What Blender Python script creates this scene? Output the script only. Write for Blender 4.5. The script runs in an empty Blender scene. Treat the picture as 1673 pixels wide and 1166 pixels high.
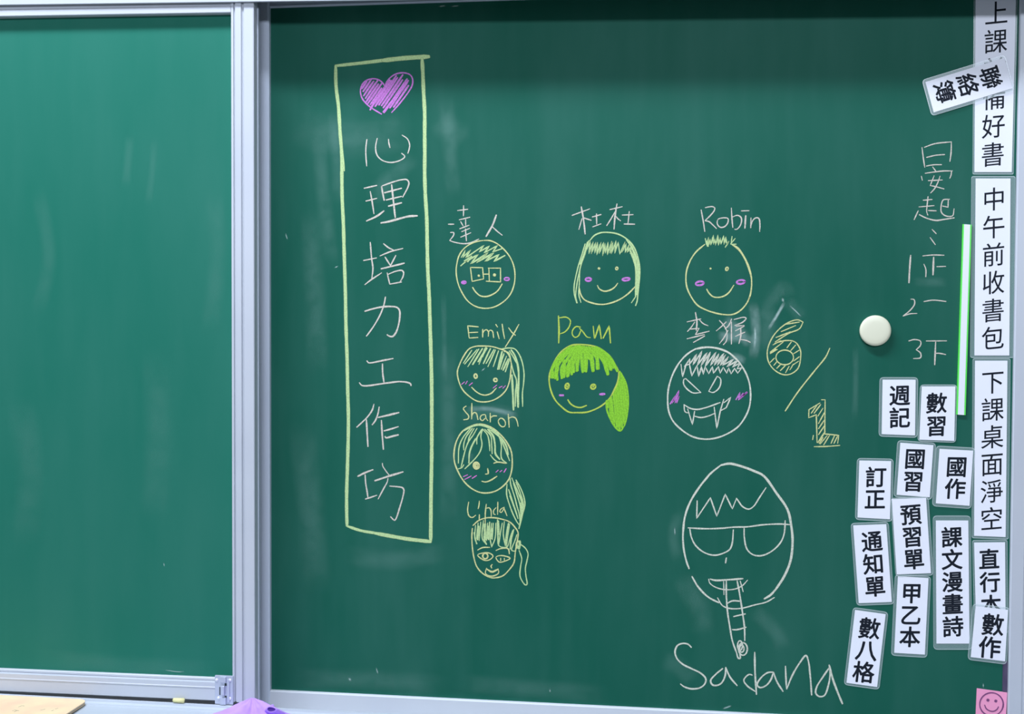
import bpy, bmesh, math, random
from mathutils import Vector, Matrix
random.seed(7)
SC = bpy.context.scene
COL = SC.collection

# ------------------------------------------------------------------ camera
IW, IH, FPX = 1673.0, 1166.0, 1900.0
YAW, PITCH, ROLL = 0.13435, -0.02877, 0.00467
CAM = Vector((0.66078, -1.87617, 0.61884))
R0 = Matrix.Rotation(YAW, 3, 'Z') @ Matrix.Rotation(PITCH, 3, 'X')
_r, _f, _u = R0 @ Vector((1, 0, 0)), R0 @ Vector((0, 1, 0)), R0 @ Vector((0, 0, 1))
RT = math.cos(ROLL) * _r + math.sin(ROLL) * _u
UP = -math.sin(ROLL) * _r + math.cos(ROLL) * _u
FW = _f
cd = bpy.data.cameras.new('camera')
cd.sensor_fit = 'HORIZONTAL'; cd.sensor_width = 36.0; cd.lens = FPX / IW * 36.0
cd.clip_start = 0.01
cam = bpy.data.objects.new('camera', cd); COL.objects.link(cam)
M = Matrix((RT, UP, -FW)).transposed().to_4x4(); M.translation = CAM
cam.matrix_world = M
SC.camera = cam

def at(px, py, Y):
    """world point on the vertical plane y = Y seen at a photo pixel"""
    d = FW * FPX + RT * (px - IW / 2) - UP * (py - IH / 2)
    return CAM + d * ((Y - CAM.y) / d.y)
def at_z(px, py, Z):
    d = FW * FPX + RT * (px - IW / 2) - UP * (py - IH / 2)
    return CAM + d * ((Z - CAM.z) / d.z)

# ------------------------------------------------------------------ light
w = bpy.data.worlds.new('room_light'); SC.world = w; w.use_nodes = True
w.node_tree.nodes['Background'].inputs[0].default_value = (0.74, 0.86, 1.0, 1)
w.node_tree.nodes['Background'].inputs[1].default_value = 0.13

def area(name, loc, target, sx, sy, power, col):
    l = bpy.data.lights.new(name, 'AREA'); l.shape = 'RECTANGLE'; l.size = sx; l.size_y = sy
    l.energy = power; l.color = col
    o = bpy.data.objects.new(name, l); COL.objects.link(o)
    o.location = loc
    o.rotation_euler = (Vector(target) - Vector(loc)).to_track_quat('-Z', 'Y').to_euler()
    return o
TUBE = (0.79, 0.85, 1.0)
area('board_tube_light', (-0.42, -1.0, 2.85), (-0.2, 0, 0.6), 1.9, 0.2, 126, TUBE)
area('ceiling_tube_light', (1.5, -5.0, 2.25), (0.9, 0, 0.5), 2.4, 0.4, 132, TUBE)
area('classroom_window_light', (-3.4, -2.6, 1.2), (0.0, 0, 0.5), 1.8, 1.6, 27, (0.78, 0.87, 1.0))
SC.view_settings.view_transform = 'Standard'
SC.view_settings.look = 'None'
SC.view_settings.gamma = 1.0
SC.view_settings.use_curve_mapping = False
SC.view_settings.exposure = 0.0
SC.cycles.transparent_max_bounces = 64      # thin chalk layers lie over one another

# ------------------------------------------------------------------ materials
def mat(name, col, rough=0.5, metal=0.0, spec=0.5, noise=None, noise_scale=20, stretch=(1, 1, 1)):
    m = bpy.data.materials.new(name); m.use_nodes = True
    nt = m.node_tree; b = nt.nodes['Principled BSDF']
    b.inputs['Roughness'].default_value = rough; b.inputs['Metallic'].default_value = metal
    b.inputs['Specular IOR Level'].default_value = spec
    if noise is None:
        b.inputs['Base Color'].default_value = (*col, 1)
    else:
        tc = nt.nodes.new('ShaderNodeTexCoord'); mp = nt.nodes.new('ShaderNodeMapping')
        mp.inputs['Scale'].default_value = stretch
        n = nt.nodes.new('ShaderNodeTexNoise'); n.inputs['Scale'].default_value = noise_scale; n.inputs['Detail'].default_value = 6
        cr = nt.nodes.new('ShaderNodeMix'); cr.data_type = 'RGBA'
        cr.inputs[6].default_value = (*col, 1); cr.inputs[7].default_value = (*noise, 1)
        nt.links.new(tc.outputs['Object'], mp.inputs[0]); nt.links.new(mp.outputs[0], n.inputs['Vector'])
        rp = nt.nodes.new('ShaderNodeMapRange'); rp.inputs[1].default_value = 0.35; rp.inputs[2].default_value = 0.7
        nt.links.new(n.outputs[0], rp.inputs[0]); nt.links.new(rp.outputs[0], cr.inputs[0])
        nt.links.new(cr.outputs[2], b.inputs['Base Color'])
    return m

def board_mat(name, base, dust):
    m = bpy.data.materials.new(name); m.use_nodes = True
    nt = m.node_tree; b = nt.nodes['Principled BSDF']; L = nt.links.new
    tc = nt.nodes.new('ShaderNodeTexCoord')
    def nz(scale, sc, detail, lo, hi):
        mp = nt.nodes.new('ShaderNodeMapping'); mp.inputs['Scale'].default_value = sc
        n = nt.nodes.new('ShaderNodeTexNoise'); n.inputs['Scale'].default_value = scale; n.inputs['Detail'].default_value = detail
        n.inputs['Roughness'].default_value = 0.55
        rp = nt.nodes.new('ShaderNodeMapRange'); rp.inputs[1].default_value = lo; rp.inputs[2].default_value = hi
        L(tc.outputs['Object'], mp.inputs[0]); L(mp.outputs[0], n.inputs['Vector']); L(n.outputs[0], rp.inputs[0])
        return rp.outputs[0]
    a = nz(3.0, (2.2, 1, 0.7), 4, 0.35, 0.75)       # wiped patches, drawn out downward
    s = nz(9.0, (3.0, 1, 0.35), 5, 0.45, 0.85)      # eraser streaks
    mul = nt.nodes.new('ShaderNodeMath'); mul.operation = 'MULTIPLY_ADD'
    L(s, mul.inputs[0]); mul.inputs[1].default_value = 0.5; L(a, mul.inputs[2])
    k = nt.nodes.new('ShaderNodeMath'); k.operation = 'MULTIPLY'; k.inputs[1].default_value = dust
    L(mul.outputs[0], k.inputs[0])
    mx = nt.nodes.new('ShaderNodeMix'); mx.data_type = 'RGBA'
    mx.inputs[6].default_value = (*base, 1)
    mx.inputs[7].default_value = (0.30, 0.56, 0.52, 1)
    L(k.outputs[0], mx.inputs[0]); L(mx.outputs[2], b.inputs['Base Color'])
    b.inputs['Roughness'].default_value = 0.6
    b.inputs['Specular IOR Level'].default_value = 0.16
    return m

def chalk_mat(name, col, alpha=0.95, grain=0.35, gscale=420):
    m = bpy.data.materials.new(name); m.use_nodes = True
    nt = m.node_tree; b = nt.nodes['Principled BSDF']; L = nt.links.new
    out = nt.nodes['Material Output']
    b.inputs['Base Color'].default_value = (*col, 1); b.inputs['Roughness'].default_value = 0.95
    b.inputs['Specular IOR Level'].default_value = 0.1
    at_ = nt.nodes.new('ShaderNodeAttribute'); at_.attribute_name = 'edge'
    rp = nt.nodes.new('ShaderNodeMapRange'); rp.interpolation_type = 'SMOOTHSTEP'
    rp.inputs[1].default_value = 1.0; rp.inputs[2].default_value = 0.15
    rp.inputs[3].default_value = 0.0; rp.inputs[4].default_value = alpha
    L(at_.outputs['Fac'], rp.inputs[0])
    tc = nt.nodes.new('ShaderNodeTexCoord')
    n = nt.nodes.new('ShaderNodeTexNoise'); n.inputs['Scale'].default_value = gscale; n.inputs['Detail'].default_value = 3
    L(tc.outputs['Object'], n.inputs['Vector'])
    g = nt.nodes.new('ShaderNodeMapRange'); g.inputs[1].default_value = 0.3; g.inputs[2].default_value = 0.55
    g.inputs[3].default_value = 1 - grain; g.inputs[4].default_value = 1.0
    L(n.outputs[0], g.inputs[0])
    mu = nt.nodes.new('ShaderNodeMath'); mu.operation = 'MULTIPLY'
    L(rp.outputs[0], mu.inputs[0]); L(g.outputs[0], mu.inputs[1])
    L(mu.outputs[0], b.inputs['Alpha'])
    return m

def clear_mat(name, col, alpha, rough=0.25):
    m = bpy.data.materials.new(name); m.use_nodes = True
    b = m.node_tree.nodes['Principled BSDF']
    b.inputs['Base Color'].default_value = (*col, 1); b.inputs['Alpha'].default_value = alpha
    b.inputs['Roughness'].default_value = rough; b.inputs['Specular IOR Level'].default_value = 0.6
    return m

ALU = mat('brushed_aluminium', (0.54, 0.575, 0.62), 0.42, 0.0, 0.5, (0.50, 0.535, 0.585), 6, (1, 1, 1))
ALUB = mat('pale_aluminium', (0.66, 0.70, 0.74), 0.42, 0.0, 0.5, (0.62, 0.66, 0.71), 6)
ALUD = mat('grey_aluminium', (0.55, 0.61, 0.70), 0.45, 0.0, 0.5, (0.52, 0.58, 0.67), 6)
ALUT = mat('tray_aluminium', (0.47, 0.52, 0.57), 0.5, 0.0, 0.4, (0.44, 0.49, 0.54), 6)
GREEN = board_mat('green_chalkboard_enamel', (0.003, 0.095, 0.060), 0.045)
GREEN_L = board_mat('green_enamel_painted_glare', (0.010, 0.150, 0.100), 0.035)  # base colour raised to carry the glare on the left board
DARKGAP = mat('painted_slot_shade', (0.02, 0.035, 0.035), 0.7)  # near-black fill paints the shade inside the latch slots
STEEL = mat('zinc_plated_steel', (0.55, 0.60, 0.70), 0.35, 0.35)
SCREW = mat('bright_screw_steel', (0.85, 0.88, 0.9), 0.25, 0.4)
WALLM = mat('wall_paint', (0.72, 0.74, 0.76), 0.8, 0, 0.3, (0.68, 0.70, 0.72), 3)
C_WHITE = chalk_mat('white_chalk', (0.72, 0.66, 0.56), 0.9)
C_PALE = chalk_mat('bright_white_chalk', (0.68, 0.71, 0.58))
C_YEL = chalk_mat('yellow_chalk', (0.66, 0.69, 0.31))
C_YGR = chalk_mat('pale_yellow_green_chalk', (0.52, 0.70, 0.33), 0.95, 0.25)
C_LIME = chalk_mat('lime_chalk', (0.28, 0.64, 0.045), 0.92, 0.35)
C_PURP = chalk_mat('purple_chalk', (0.62, 0.23, 0.66), 0.92, 0.35)
C_PAM = chalk_mat('yellow_lime_chalk', (0.50, 0.64, 0.10), 0.93, 0.3)
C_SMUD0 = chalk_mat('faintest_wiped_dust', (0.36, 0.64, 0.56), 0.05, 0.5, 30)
C_SMUD3 = chalk_mat('heavier_wiped_dust', (0.42, 0.64, 0.58), 0.32, 0.5, 70)
C_PINK = chalk_mat('pink_chalk', (0.72, 0.22, 0.62), 0.92, 0.3)
C_SMUD = chalk_mat('wiped_dust_and_painted_light', (0.36, 0.64, 0.56), 0.08, 0.6, 35)  # wiped chalk; broad patches near the title also paint the stronger light there
C_SMUD2 = chalk_mat('wiped_chalk_streak', (0.55, 0.74, 0.68), 0.6, 0.45, 110)
PAPER = mat('white_card_paper', (0.84, 0.86, 0.92), 0.6, 0, 0.4)
INK = mat('black_printing_ink', (0.006, 0.010, 0.018), 0.7, 0, 0.2)
FILM = clear_mat('clear_laminate_film', (0.62, 0.78, 0.78), 0.27, 0.2)
RIM = clear_mat('laminate_edge', (0.75, 0.86, 0.86), 0.5, 0.2)

# ------------------------------------------------------------------ helpers
def link(name, bm, mats, parent=None, label=None, smooth=False):
    me = bpy.data.meshes.new(name); bm.to_mesh(me); bm.free()
    for m in (mats if isinstance(mats, (list, tuple)) else [mats]): me.materials.append(m)
    if smooth:
        for p in me.polygons: p.use_smooth = True
    o = bpy.data.objects.new(name, me); COL.objects.link(o)
    if parent is not None:
        o.parent = parent
        base = parent.location.copy()
        if parent.parent is not None: base = base + parent.parent.location
        for v in me.vertices: v.co -= base
    if label: o['label'] = label
    return o
def tag(o, label, cat, group=None):
    o['label'] = label; o['category'] = cat
    if group: o['group'] = group
    return o
def thing(name, loc, label, cat, group=None):
    o = bpy.data.objects.new(name, None); COL.objects.link(o); o.location = loc
    o.empty_display_size = 0.02
    return tag(o, label, cat, group)

def box(bm, x0, x1, y0, y1, z0, z1, mi=0, bev=0.0):
    vs = [bm.verts.new((x, y, z)) for x in (x0, x1) for y in (y0, y1) for z in (z0, z1)]
    fs = [bm.faces.new([vs[i] for i in q]) for q in ((0, 1, 3, 2), (4, 6, 7, 5), (0, 4, 5, 1), (2, 3, 7, 6), (0, 2, 6, 4), (1, 5, 7, 3))]
    for f in fs: f.material_index = mi
    bmesh.ops.recalc_face_normals(bm, faces=fs)
    if bev:
        es = list({e for f in fs for e in f.edges})
        bmesh.ops.bevel(bm, geom=es, offset=bev, segments=2, affect='EDGES', profile=0.5)
def extrude_profile(bm, prof, axis, a0, a1, slope=0.0):
    """prof: closed (u,v) outline. axis 'X': (u,v)=(y,z); axis 'Z': (u,v)=(x,y)"""
    ends = []
    for a in (a0, a1):
        if axis == 'X': ends.append([bm.verts.new((a, u, v + slope * a)) for u, v in prof])
        else: ends.append([bm.verts.new((u + slope * a, v, a)) for u, v in prof])
    n = len(prof); fs = []
    for i in range(n):
        j = (i + 1) % n
        fs.append(bm.faces.new((ends[0][i], ends[0][j], ends[1][j], ends[1][i])))
    fs.append(bm.faces.new(ends[0])); fs.append(bm.faces.new(ends[1][::-1]))
    bmesh.ops.recalc_face_normals(bm, faces=fs)

# --- chalk ribbons
def spline(pts, step=2.0, straight=False):
    if len(pts) < 3 or straight:
        out = []
        for a, b in zip(pts, pts[1:]):
            n = max(1, int(math.dist(a, b) / (step * 2)))
            out += [(a[0] + (b[0] - a[0]) * i / n, a[1] + (b[1] - a[1]) * i / n) for i in range(n)]
        return out + [pts[-1]]
    closed = math.dist(pts[0], pts[-1]) < 0.6 and len(pts) > 4
    P = ([pts[-2]] + pts + [pts[1]]) if closed else ([(2 * pts[0][0] - pts[1][0], 2 * pts[0][1] - pts[1][1])] + pts + [(2 * pts[-1][0] - pts[-2][0], 2 * pts[-1][1] - pts[-2][1])])
    out = []
    for i in range(1, len(P) - 2):
        p0, p1, p2, p3 = [Vector(p) for p in P[i - 1:i + 3]]
        d0 = max((p1 - p0).length, 1e-3) ** .5; d1 = max((p2 - p1).length, 1e-3) ** .5; d2 = max((p3 - p2).length, 1e-3) ** .5
        m1 = ((p1 - p0) / d0 - (p2 - p0) / (d0 + d1) + (p2 - p1) / d1) * d1
        m2 = ((p2 - p1) / d1 - (p3 - p1) / (d1 + d2) + (p3 - p2) / d2) * d1
        n = max(2, int((p2 - p1).length / step))
        for k in range(n):
            t = k / n; t2, t3 = t * t, t * t * t
            q = p1 * (2 * t3 - 3 * t2 + 1) + m1 * (t3 - 2 * t2 + t) + p2 * (-2 * t3 + 3 * t2) + m2 * (t3 - t2)
            out.append((q.x, q.y))
    return out + [pts[-1]]

class Chalk:
    """gathers strokes drawn on the plane y = Y into one mesh"""
    layer = 0
    def __init__(self, Y, tile=(0, 0, 1)):
        self.bm = bmesh.new(); self.Y = Y; self.x0, self.y0, self.s = tile
        self.lay = self.bm.verts.layers.float_color.new('edge')
    def tile(self, t): self.x0, self.y0, self.s = t; return self
    def P(self, p): return (self.x0 + p[0] / self.s, self.y0 + p[1] / self.s)
    def raw(self, pts, width, straight=False, taper=True, soft=False):
        pts = spline(pts, 2.0, straight)
        if len(pts) < 2: return self
        Chalk.layer += 1
        Y = self.Y - 0.00022 - (Chalk.layer % 60) * 3e-6
        h = width * 0.5 * (1.0 if soft else 1.18)
        rows = []; n = len(pts)
        ph = random.random() * 6
        for i, p in enumerate(pts):
            a = Vector(pts[max(i - 1, 0)]); b = Vector(pts[min(i + 1, n - 1)])
            d = b - a
            d = d.normalized() if d.length > 1e-6 else Vector((1, 0))
            nr = Vector((-d.y, d.x))
            k = 1.0 if soft else 1.0 + (0.10 if width < 3.5 else 0.04) * math.sin(i * 0.4 + ph) + random.uniform(-.04, .04)
            if taper: k *= min(1, 0.72 + 0.28 * min(i, n - 1 - i) / max(1, min(4, n / 3)))
            rows.append((Vector(p), nr, h * k, d))
        def row(c, nr, hh, e):
            r = []
            for f, ed in (((-1, 1), (-.5, max(e, .55)), (0, max(e, .05)), (.5, max(e, .55)), (1, 1)) if soft else ((-1, 1), (-.55, e), (.55, e), (1, 1))):
                v = self.bm.verts.new(at(c.x + nr.x * hh * f, c.y + nr.y * hh * f, Y))
                v[self.lay] = (ed, ed, ed, 1); r.append(v)
            return r
        c, nr, hh, d = rows[0]
        R = [row(c - d * hh * .8, nr, hh * .6, 1)]
        R += [row(c, nr, hh, max(0, 1 - min(i, n - 1 - i) / (n * .35)) if soft else 0) for i, (c, nr, hh, d) in enumerate(rows)]
        c, nr, hh, d = rows[-1]
        R.append(row(c + d * hh * .8, nr, hh * .6, 1))
        for a, b in zip(R, R[1:]):
            for j in range(len(a) - 1):
                self.bm.faces.new((a[j], a[j + 1], b[j + 1], b[j]))
        return self
    def S(self, text, width=2.6, straight=False):
        """strokes in tile pixels, separated by ';'. 'L' = straight corners, 'wN' = width"""
        for st in text.split(';'):
            tok = st.split(); wd, sg = width, straight; pts = []
            for t in tok:
                if t[0] == 'w': wd = float(t[1:])
                elif t == 'L': sg = True
                else:
                    a, b = t.split(','); pts.append(self.P((float(a), float(b))))
            self.raw(pts, wd, sg)
        return self
    def ring(self, cx, cy, rx, ry, width=2.5, rot=0.0, n=14, turns=1.05):
        pts = []
        for i in range(int(n * turns) + 1):
            a = 2 * math.pi * i / n; x, y = rx * math.cos(a), ry * math.sin(a)
            pts.append(self.P((cx + x * math.cos(rot) - y * math.sin(rot), cy + x * math.sin(rot) + y * math.cos(rot))))
        self.raw(pts, width, taper=False); return self
    def dot(self, cx, cy, r):
        x, y = self.P((cx, cy)); q = r / self.s
        self.raw([(x - q * .35, y + q * .2), (x, y), (x + q * .35, y - q * .2)], q * 1.9); return self
    def hatch(self, poly, ang, gap, width, jit=0.15, fill=1.0):
        """parallel strokes clipped to a polygon (tile pixels)"""
        pl = [Vector(self.P(p)) for p in poly]
        d = Vector((math.cos(ang), -math.sin(ang))); nn = Vector((-d.y, d.x))
        lo = min(p.dot(nn) for p in pl); hi = max(p.dot(nn) for p in pl)
        t = lo + gap * .5
        while t < hi:
            xs = []
            for a, b in zip(pl, pl[1:] + pl[:1]):
                fa, fb = a.dot(nn) - t, b.dot(nn) - t
                if fa * fb < 0: xs.append((a + (b - a) * (fa / (fa - fb))).dot(d))
            xs.sort()
            for a, b in zip(xs[::2], xs[1::2]):
                if b - a < 2: continue
                ln = b - a; a2 = a + ln * random.uniform(0, jit); b2 = b - ln * random.uniform(0, jit)
                if random.random() < fill:
                    q, r = d * a2 + nn * (t + random.uniform(-.3, .3)), d * b2 + nn * (t + random.uniform(-.3, .3))
                    self.raw([tuple(q), tuple((q + r) / 2 + nn * random.uniform(-.4, .4)), tuple(r)], width)
            t += gap * random.uniform(.8, 1.2)
        return self
    def done(self, name, m, parent, label=None): return link(name, self.bm, m, parent, label)

def pts_of(s): return [tuple(float(v) for v in t.split(',')) for t in s.split()]

# ------------------------------------------------------------------ wall behind
bm = bmesh.new(); box(bm, -1.9, 2.1, 0.06, 0.16, -0.95, 1.75)
wall = link('wall_back', bm, WALLM); wall['kind'] = 'structure'
FLOORM = mat('grey_terrazzo_floor', (0.42, 0.42, 0.40), 0.5, 0, 0.4, (0.34, 0.34, 0.33), 30)
bm = bmesh.new(); box(bm, -1.9, 2.1, -4.0, 0.16, -1.05, -0.95)
fl = link('floor', bm, FLOORM); fl['kind'] = 'structure'

# ------------------------------------------------------------------ right chalkboard
RB = thing('sliding_chalkboard', (0.6, 0, -0.03), 'green chalkboard panel covered with chalk faces and a yellow framed title', 'chalkboard')
bm = bmesh.new(); box(bm, -0.012, 1.20, 0.0, 0.012, -0.012, 1.156)
link('writing_surface', bm, GREEN, RB)
bm = bmesh.new()
extrude_profile(bm, [(-0.034, 0.02), (-0.034, -0.0095), (-0.0145, -0.0095), (-0.0140, -0.0085), (-0.0135, -0.0095), (-0.0025, -0.0095), (0.0, -0.0075), (0.0, 0.02)], 'Z', -0.036, 1.17)
link('frame_stile', bm, ALUD, RB)
bm = bmesh.new()
extrude_profile(bm, [(1.1850, 0.02), (1.1850, -0.006), (1.1865, -0.0075), (1.2040, -0.0075), (1.2048, -0.006), (1.2060, -0.006), (1.2068, -0.0075), (1.245, -0.0075), (1.245, 0.02)], 'Z', -0.036, 1.17)
link('frame_stile', bm, ALU, RB)
bm = bmesh.new()
extrude_profile(bm, [(0.02, -0.0005), (-0.0065, -0.0005), (-0.0075, -0.002), (-0.0075, -0.036), (0.02, -0.036)], 'X', 0.0, 1.185)
link('frame_rail', bm, ALUB, RB)
bm = bmesh.new()
extrude_profile(bm, [(0.02, 1.1400), (-0.0050, 1.1400), (-0.0065, 1.1412), (-0.0065, 1.1428), (-0.0045, 1.1436), (-0.0045, 1.170), (0.02, 1.170)], 'X', 0.0, 1.185)
link('frame_rail', bm, ALUD, RB)

# ------------------------------------------------------------------ left chalkboard (runs in front)
LY = -0.056; LF = -0.069; LBK = -0.051
lz = at(200, 1143.2, -0.073).z      # height of the tray lip
LB = thing('sliding_chalkboard', (-0.6, -0.04, -0.01), 'bare green chalkboard panel sliding in front, with a metal latch at its lower right corner', 'chalkboard')
def lineZ(p, q, Y):
    a, b = at(*p, Y), at(*q, Y); s = (b.z - a.z) / (b.x - a.x); return s, a.z - s * a.x
sb, zb = lineZ((0, 1090.5), (370, 1106), LY)      # lower edge of the green
st_, zt = lineZ((0, 30.5), (380, 24.2), LY)       # upper edge of the green
s2, z2 = lineZ((0, 1129.6), (340, 1144.2), LF)    # underside of the lower rail
xe = at(383, 600, LY).x
xs = at(415.5, 600, LF).x
X0 = -1.3
bm = bmesh.new(); box(bm, X0, xe + 0.004, LY, LBK, 0.015, 1.15)
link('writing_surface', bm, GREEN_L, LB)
sc_ = (xs - xe) / 0.0335
def sx(v): return xe + v * sc_
bm = bmesh.new()
extrude_profile(bm, [(sx(0), LBK), (sx(0), LF + 0.002), (sx(.0006), LF), (sx(.0036), LF), (sx(.0042), LF + .0032), (sx(.0058), LF + .0032), (sx(.0066), LF - .0006), (sx(.0150), LF - .0006), (sx(.0158), LF + .0030), (sx(.0185), LF + .0030), (sx(.0192), LF), (sx(.0325), LF), (sx(.0335), LF + .001), (sx(.0335), LBK)], 'Z', z2 - 0.0005, 1.1395)
link('frame_stile', bm, ALU, LB)
bm = bmesh.new(); fx0, fx1 = at(420.6, 600, -.051).x, at(423.2, 600, -.051).x
box(bm, sx(.0320), fx1, -.0508, -.0480, -0.0085, 1.128)
box(bm, fx0, fx1, -.0525, -.0508, -0.0085, 1.128)
link('rear_flange', bm, ALUD, LB)
bm = bmesh.new()
extrude_profile(bm, [(LBK, zb), (LY - .004, zb), (LY - .0055, zb - .0012), (LY - .0055, zb - .0042), (LY - .004, zb - .005), (LF, zb - .0055), (LF, zb - .0125), (LF - .0007, zb - .0132), (LF - .0007, zb - .0146), (LF, zb - .0152), (LF, z2 + .0012), (LF + .001, z2), (LBK, z2)], 'X', X0, xe, sb)
link('frame_rail', bm, ALU, LB)
bm = bmesh.new()
extrude_profile(bm, [(LBK, zt), (LF + .0015, zt), (LF, zt + .0012), (LF, zt + .0100), (LF + .003, zt + .0125), (LF + .003, 1.160), (LBK, 1.160)], 'X', X0, xe, st_)
link('frame_rail', bm, ALU, LB)
# latch
def pbox(bm, x0, y0, x1, y1, Yf, Yb, bev=0.0004):
    a, b = at(x0, y1, Yf), at(x1, y0, Yf); box(bm, a.x, b.x, Yf, Yb, a.z, b.z, 0, bev)
bm = bmesh.new()
pbox(bm, 351, 1104.5, 380.5, 1149.5, LF - .0030, LF + .001)
pbox(bm, 359, 1106, 368.5, 1115, LF - .0062, LF - .0025)
pbox(bm, 360.5, 1121, 366, 1136, LF - .0085, LF - .0030, .001)
pbox(bm, 359, 1140, 368.5, 1151, LF - .0070, LF - .0025)
pbox(bm, 371, 1110, 374.5, 1147, LF - .0048, LF - .0025)
latch = link('latch', bm, STEEL, LB, 'zinc barrel latch at the corner of the bottom rail')
bm = bmesh.new()
for r in ((367, 1116, 370.3, 1120), (367, 1136.5, 370.3, 1140), (358.3, 1122, 360, 1135)): pbox(bm, *r, LF - .0034, LF - .0026, 0)
link('latch_slot', bm, DARKGAP, latch, 'dark slot')
for px, py in ((354, 1110.5), (375.8, 1111), (357, 1140), (375.5, 1141)):
    bm = bmesh.new(); c = at(px, py, LF - .0030)
    bmesh.ops.create_uvsphere(bm, u_segments=14, v_segments=8, radius=0.0027, matrix=Matrix.Translation(c) @ Matrix.Scale(0.55, 4, (0, 1, 0)))
    link('screw', bm, SCREW, latch, smooth=True)
bm = bmesh.new(); a = at(362.5, 1152.5, LF - .004)
bmesh.ops.create_cone(bm, cap_ends=True, segments=16, radius1=.0028, radius2=.0028, depth=.006, matrix=Matrix.Translation((a.x, LF - .0035, lz + .0040)))
link('latch_pin', bm, STEEL, latch, smooth=True)

# ------------------------------------------------------------------ top housing and chalk tray
HY = -0.074
sh, zh = lineZ((0, 8.2), (640, 0.0), HY)
bm = bmesh.new()
extrude_profile(bm, [(0.05, zh + .075), (HY + .003, zh + .075), (HY + .003, zh), (HY + .0008, zh), (HY, zh + .0008), (HY, zh + .11), (0.05, zh + .11)], 'X', X0, 1.9, sh)
tag(link('chalkboard_track', bm, ALU), 'white aluminium track running along the top of both chalkboards', 'track')
TRAY = thing('chalk_tray', (0.3, -0.1, lz - .03), 'pale aluminium chalk tray running below both chalkboards', 'chalk tray')
bm = bmesh.new()
extrude_profile(bm, [(y - .005 if y < 0 else y, z) for y, z in [(0.05, lz - .046), (-0.0665, lz - .046), (-0.0672, lz), (-0.0680, lz + .0004), (-0.0725, lz), (-0.0735, lz - .0028), (-0.0775, lz - .0044), (-0.0835, lz - .0044), (-0.0847, lz - .0030), (-0.0875, lz - .0030), (-0.0885, lz - .0046), (-0.20, lz - .0066), (-0.205, lz - .004), (-0.208, lz - .004), (-0.210, lz - .008), (-0.210, lz - .056), (0.05, lz - .056)]], 'X', X0, 1.9)
link('tray_channel', bm, ALUT, TRAY)
TZ = lz - .0066 + .0016

# ------------------------------------------------------------------ chalk on the right board
T1, T2, T3, T4, T5 = (530, 80, 5.83), (530, 280, 5.83), (530, 480, 5.83), (530, 650, 5.83), (530, 750, 5.83)
F1, F2, F3 = (720, 330, 6.137), (920, 320, 5.83), (1100, 325, 5.83)
TE, TP, TM, TD, TS, TL, TG, TB, TR, TQ = (730, 510, 6.86), (880, 500, 5.552), (1080, 500, 5.07), (1210, 460, 4.164), (730, 650, 6.478), (740, 770, 5.83), (1090, 740, 4.319), (1090, 930, 5.07), (1460, 220, 7.775), (1460, 360, 4.664)
def K(t): return Chalk(0.0, t)

# title frame
c = K((0, 0, 1))
c.S('w5.6 548,107.5 590,103 632,97.8 676,93 L; w7.4 625,98.8 660,95 701,92.4; w5.6 548.5,107 549,140 553,174 555.7,217 558.3,251.5 558.5,285 559,323 561,366 562.2,409 564.3,479 565.2,531 567,583 568,634 569.2,679 569,710 567.7,761 566.4,804 566.4,836 567,859; w2.6 560,250 562.4,279; w6 689.5,95 691,123 692,149 693.8,183 693.8,217 694,251 693.8,280 694.7,314 697.2,357 698,400 699,443 701,480 702.4,523 704,574 705.2,626 705.4,690 705.2,750 704.4,793 704,836 703.6,884; w4.6 568,859.5 590,866.6 616,871; w6.2 612,870.6 641.5,876 667,880.3 704,884.6', 5)
BORDER = c.done('chalk_border', C_YGR, RB, 'tall yellow green chalk rectangle around a vertical white title')
heart = pts_of('545,620 470,575 415,535 360,470 343,400 360,340 400,300 460,283 520,295 560,330 575,360 590,320 630,270 690,235 760,227 815,245 838,280 838,340 800,410 740,490 690,550 640,605')
c = K(T1).S('w2.4 545,620 470,575 415,535 360,470 343,400 360,340 400,300 460,283 520,295 560,330 575,355; w2.4 577,355 590,320 630,270 690,235 760,227 815,245 838,280 838,340 800,410 740,490 690,550 640,605')
c.hatch([(p[0] * .97 + 15, p[1] * .97 + 10) for p in heart], 0.97, 4.4, 3.6, 0.16)
c.S('w4 435,580 480,500; w4 440,560 590,370; w4 460,520 640,300; w3.5 560,600 800,300')
c.done('chalk_heart', C_PURP, BORDER, 'purple scribbled chalk heart')
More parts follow.
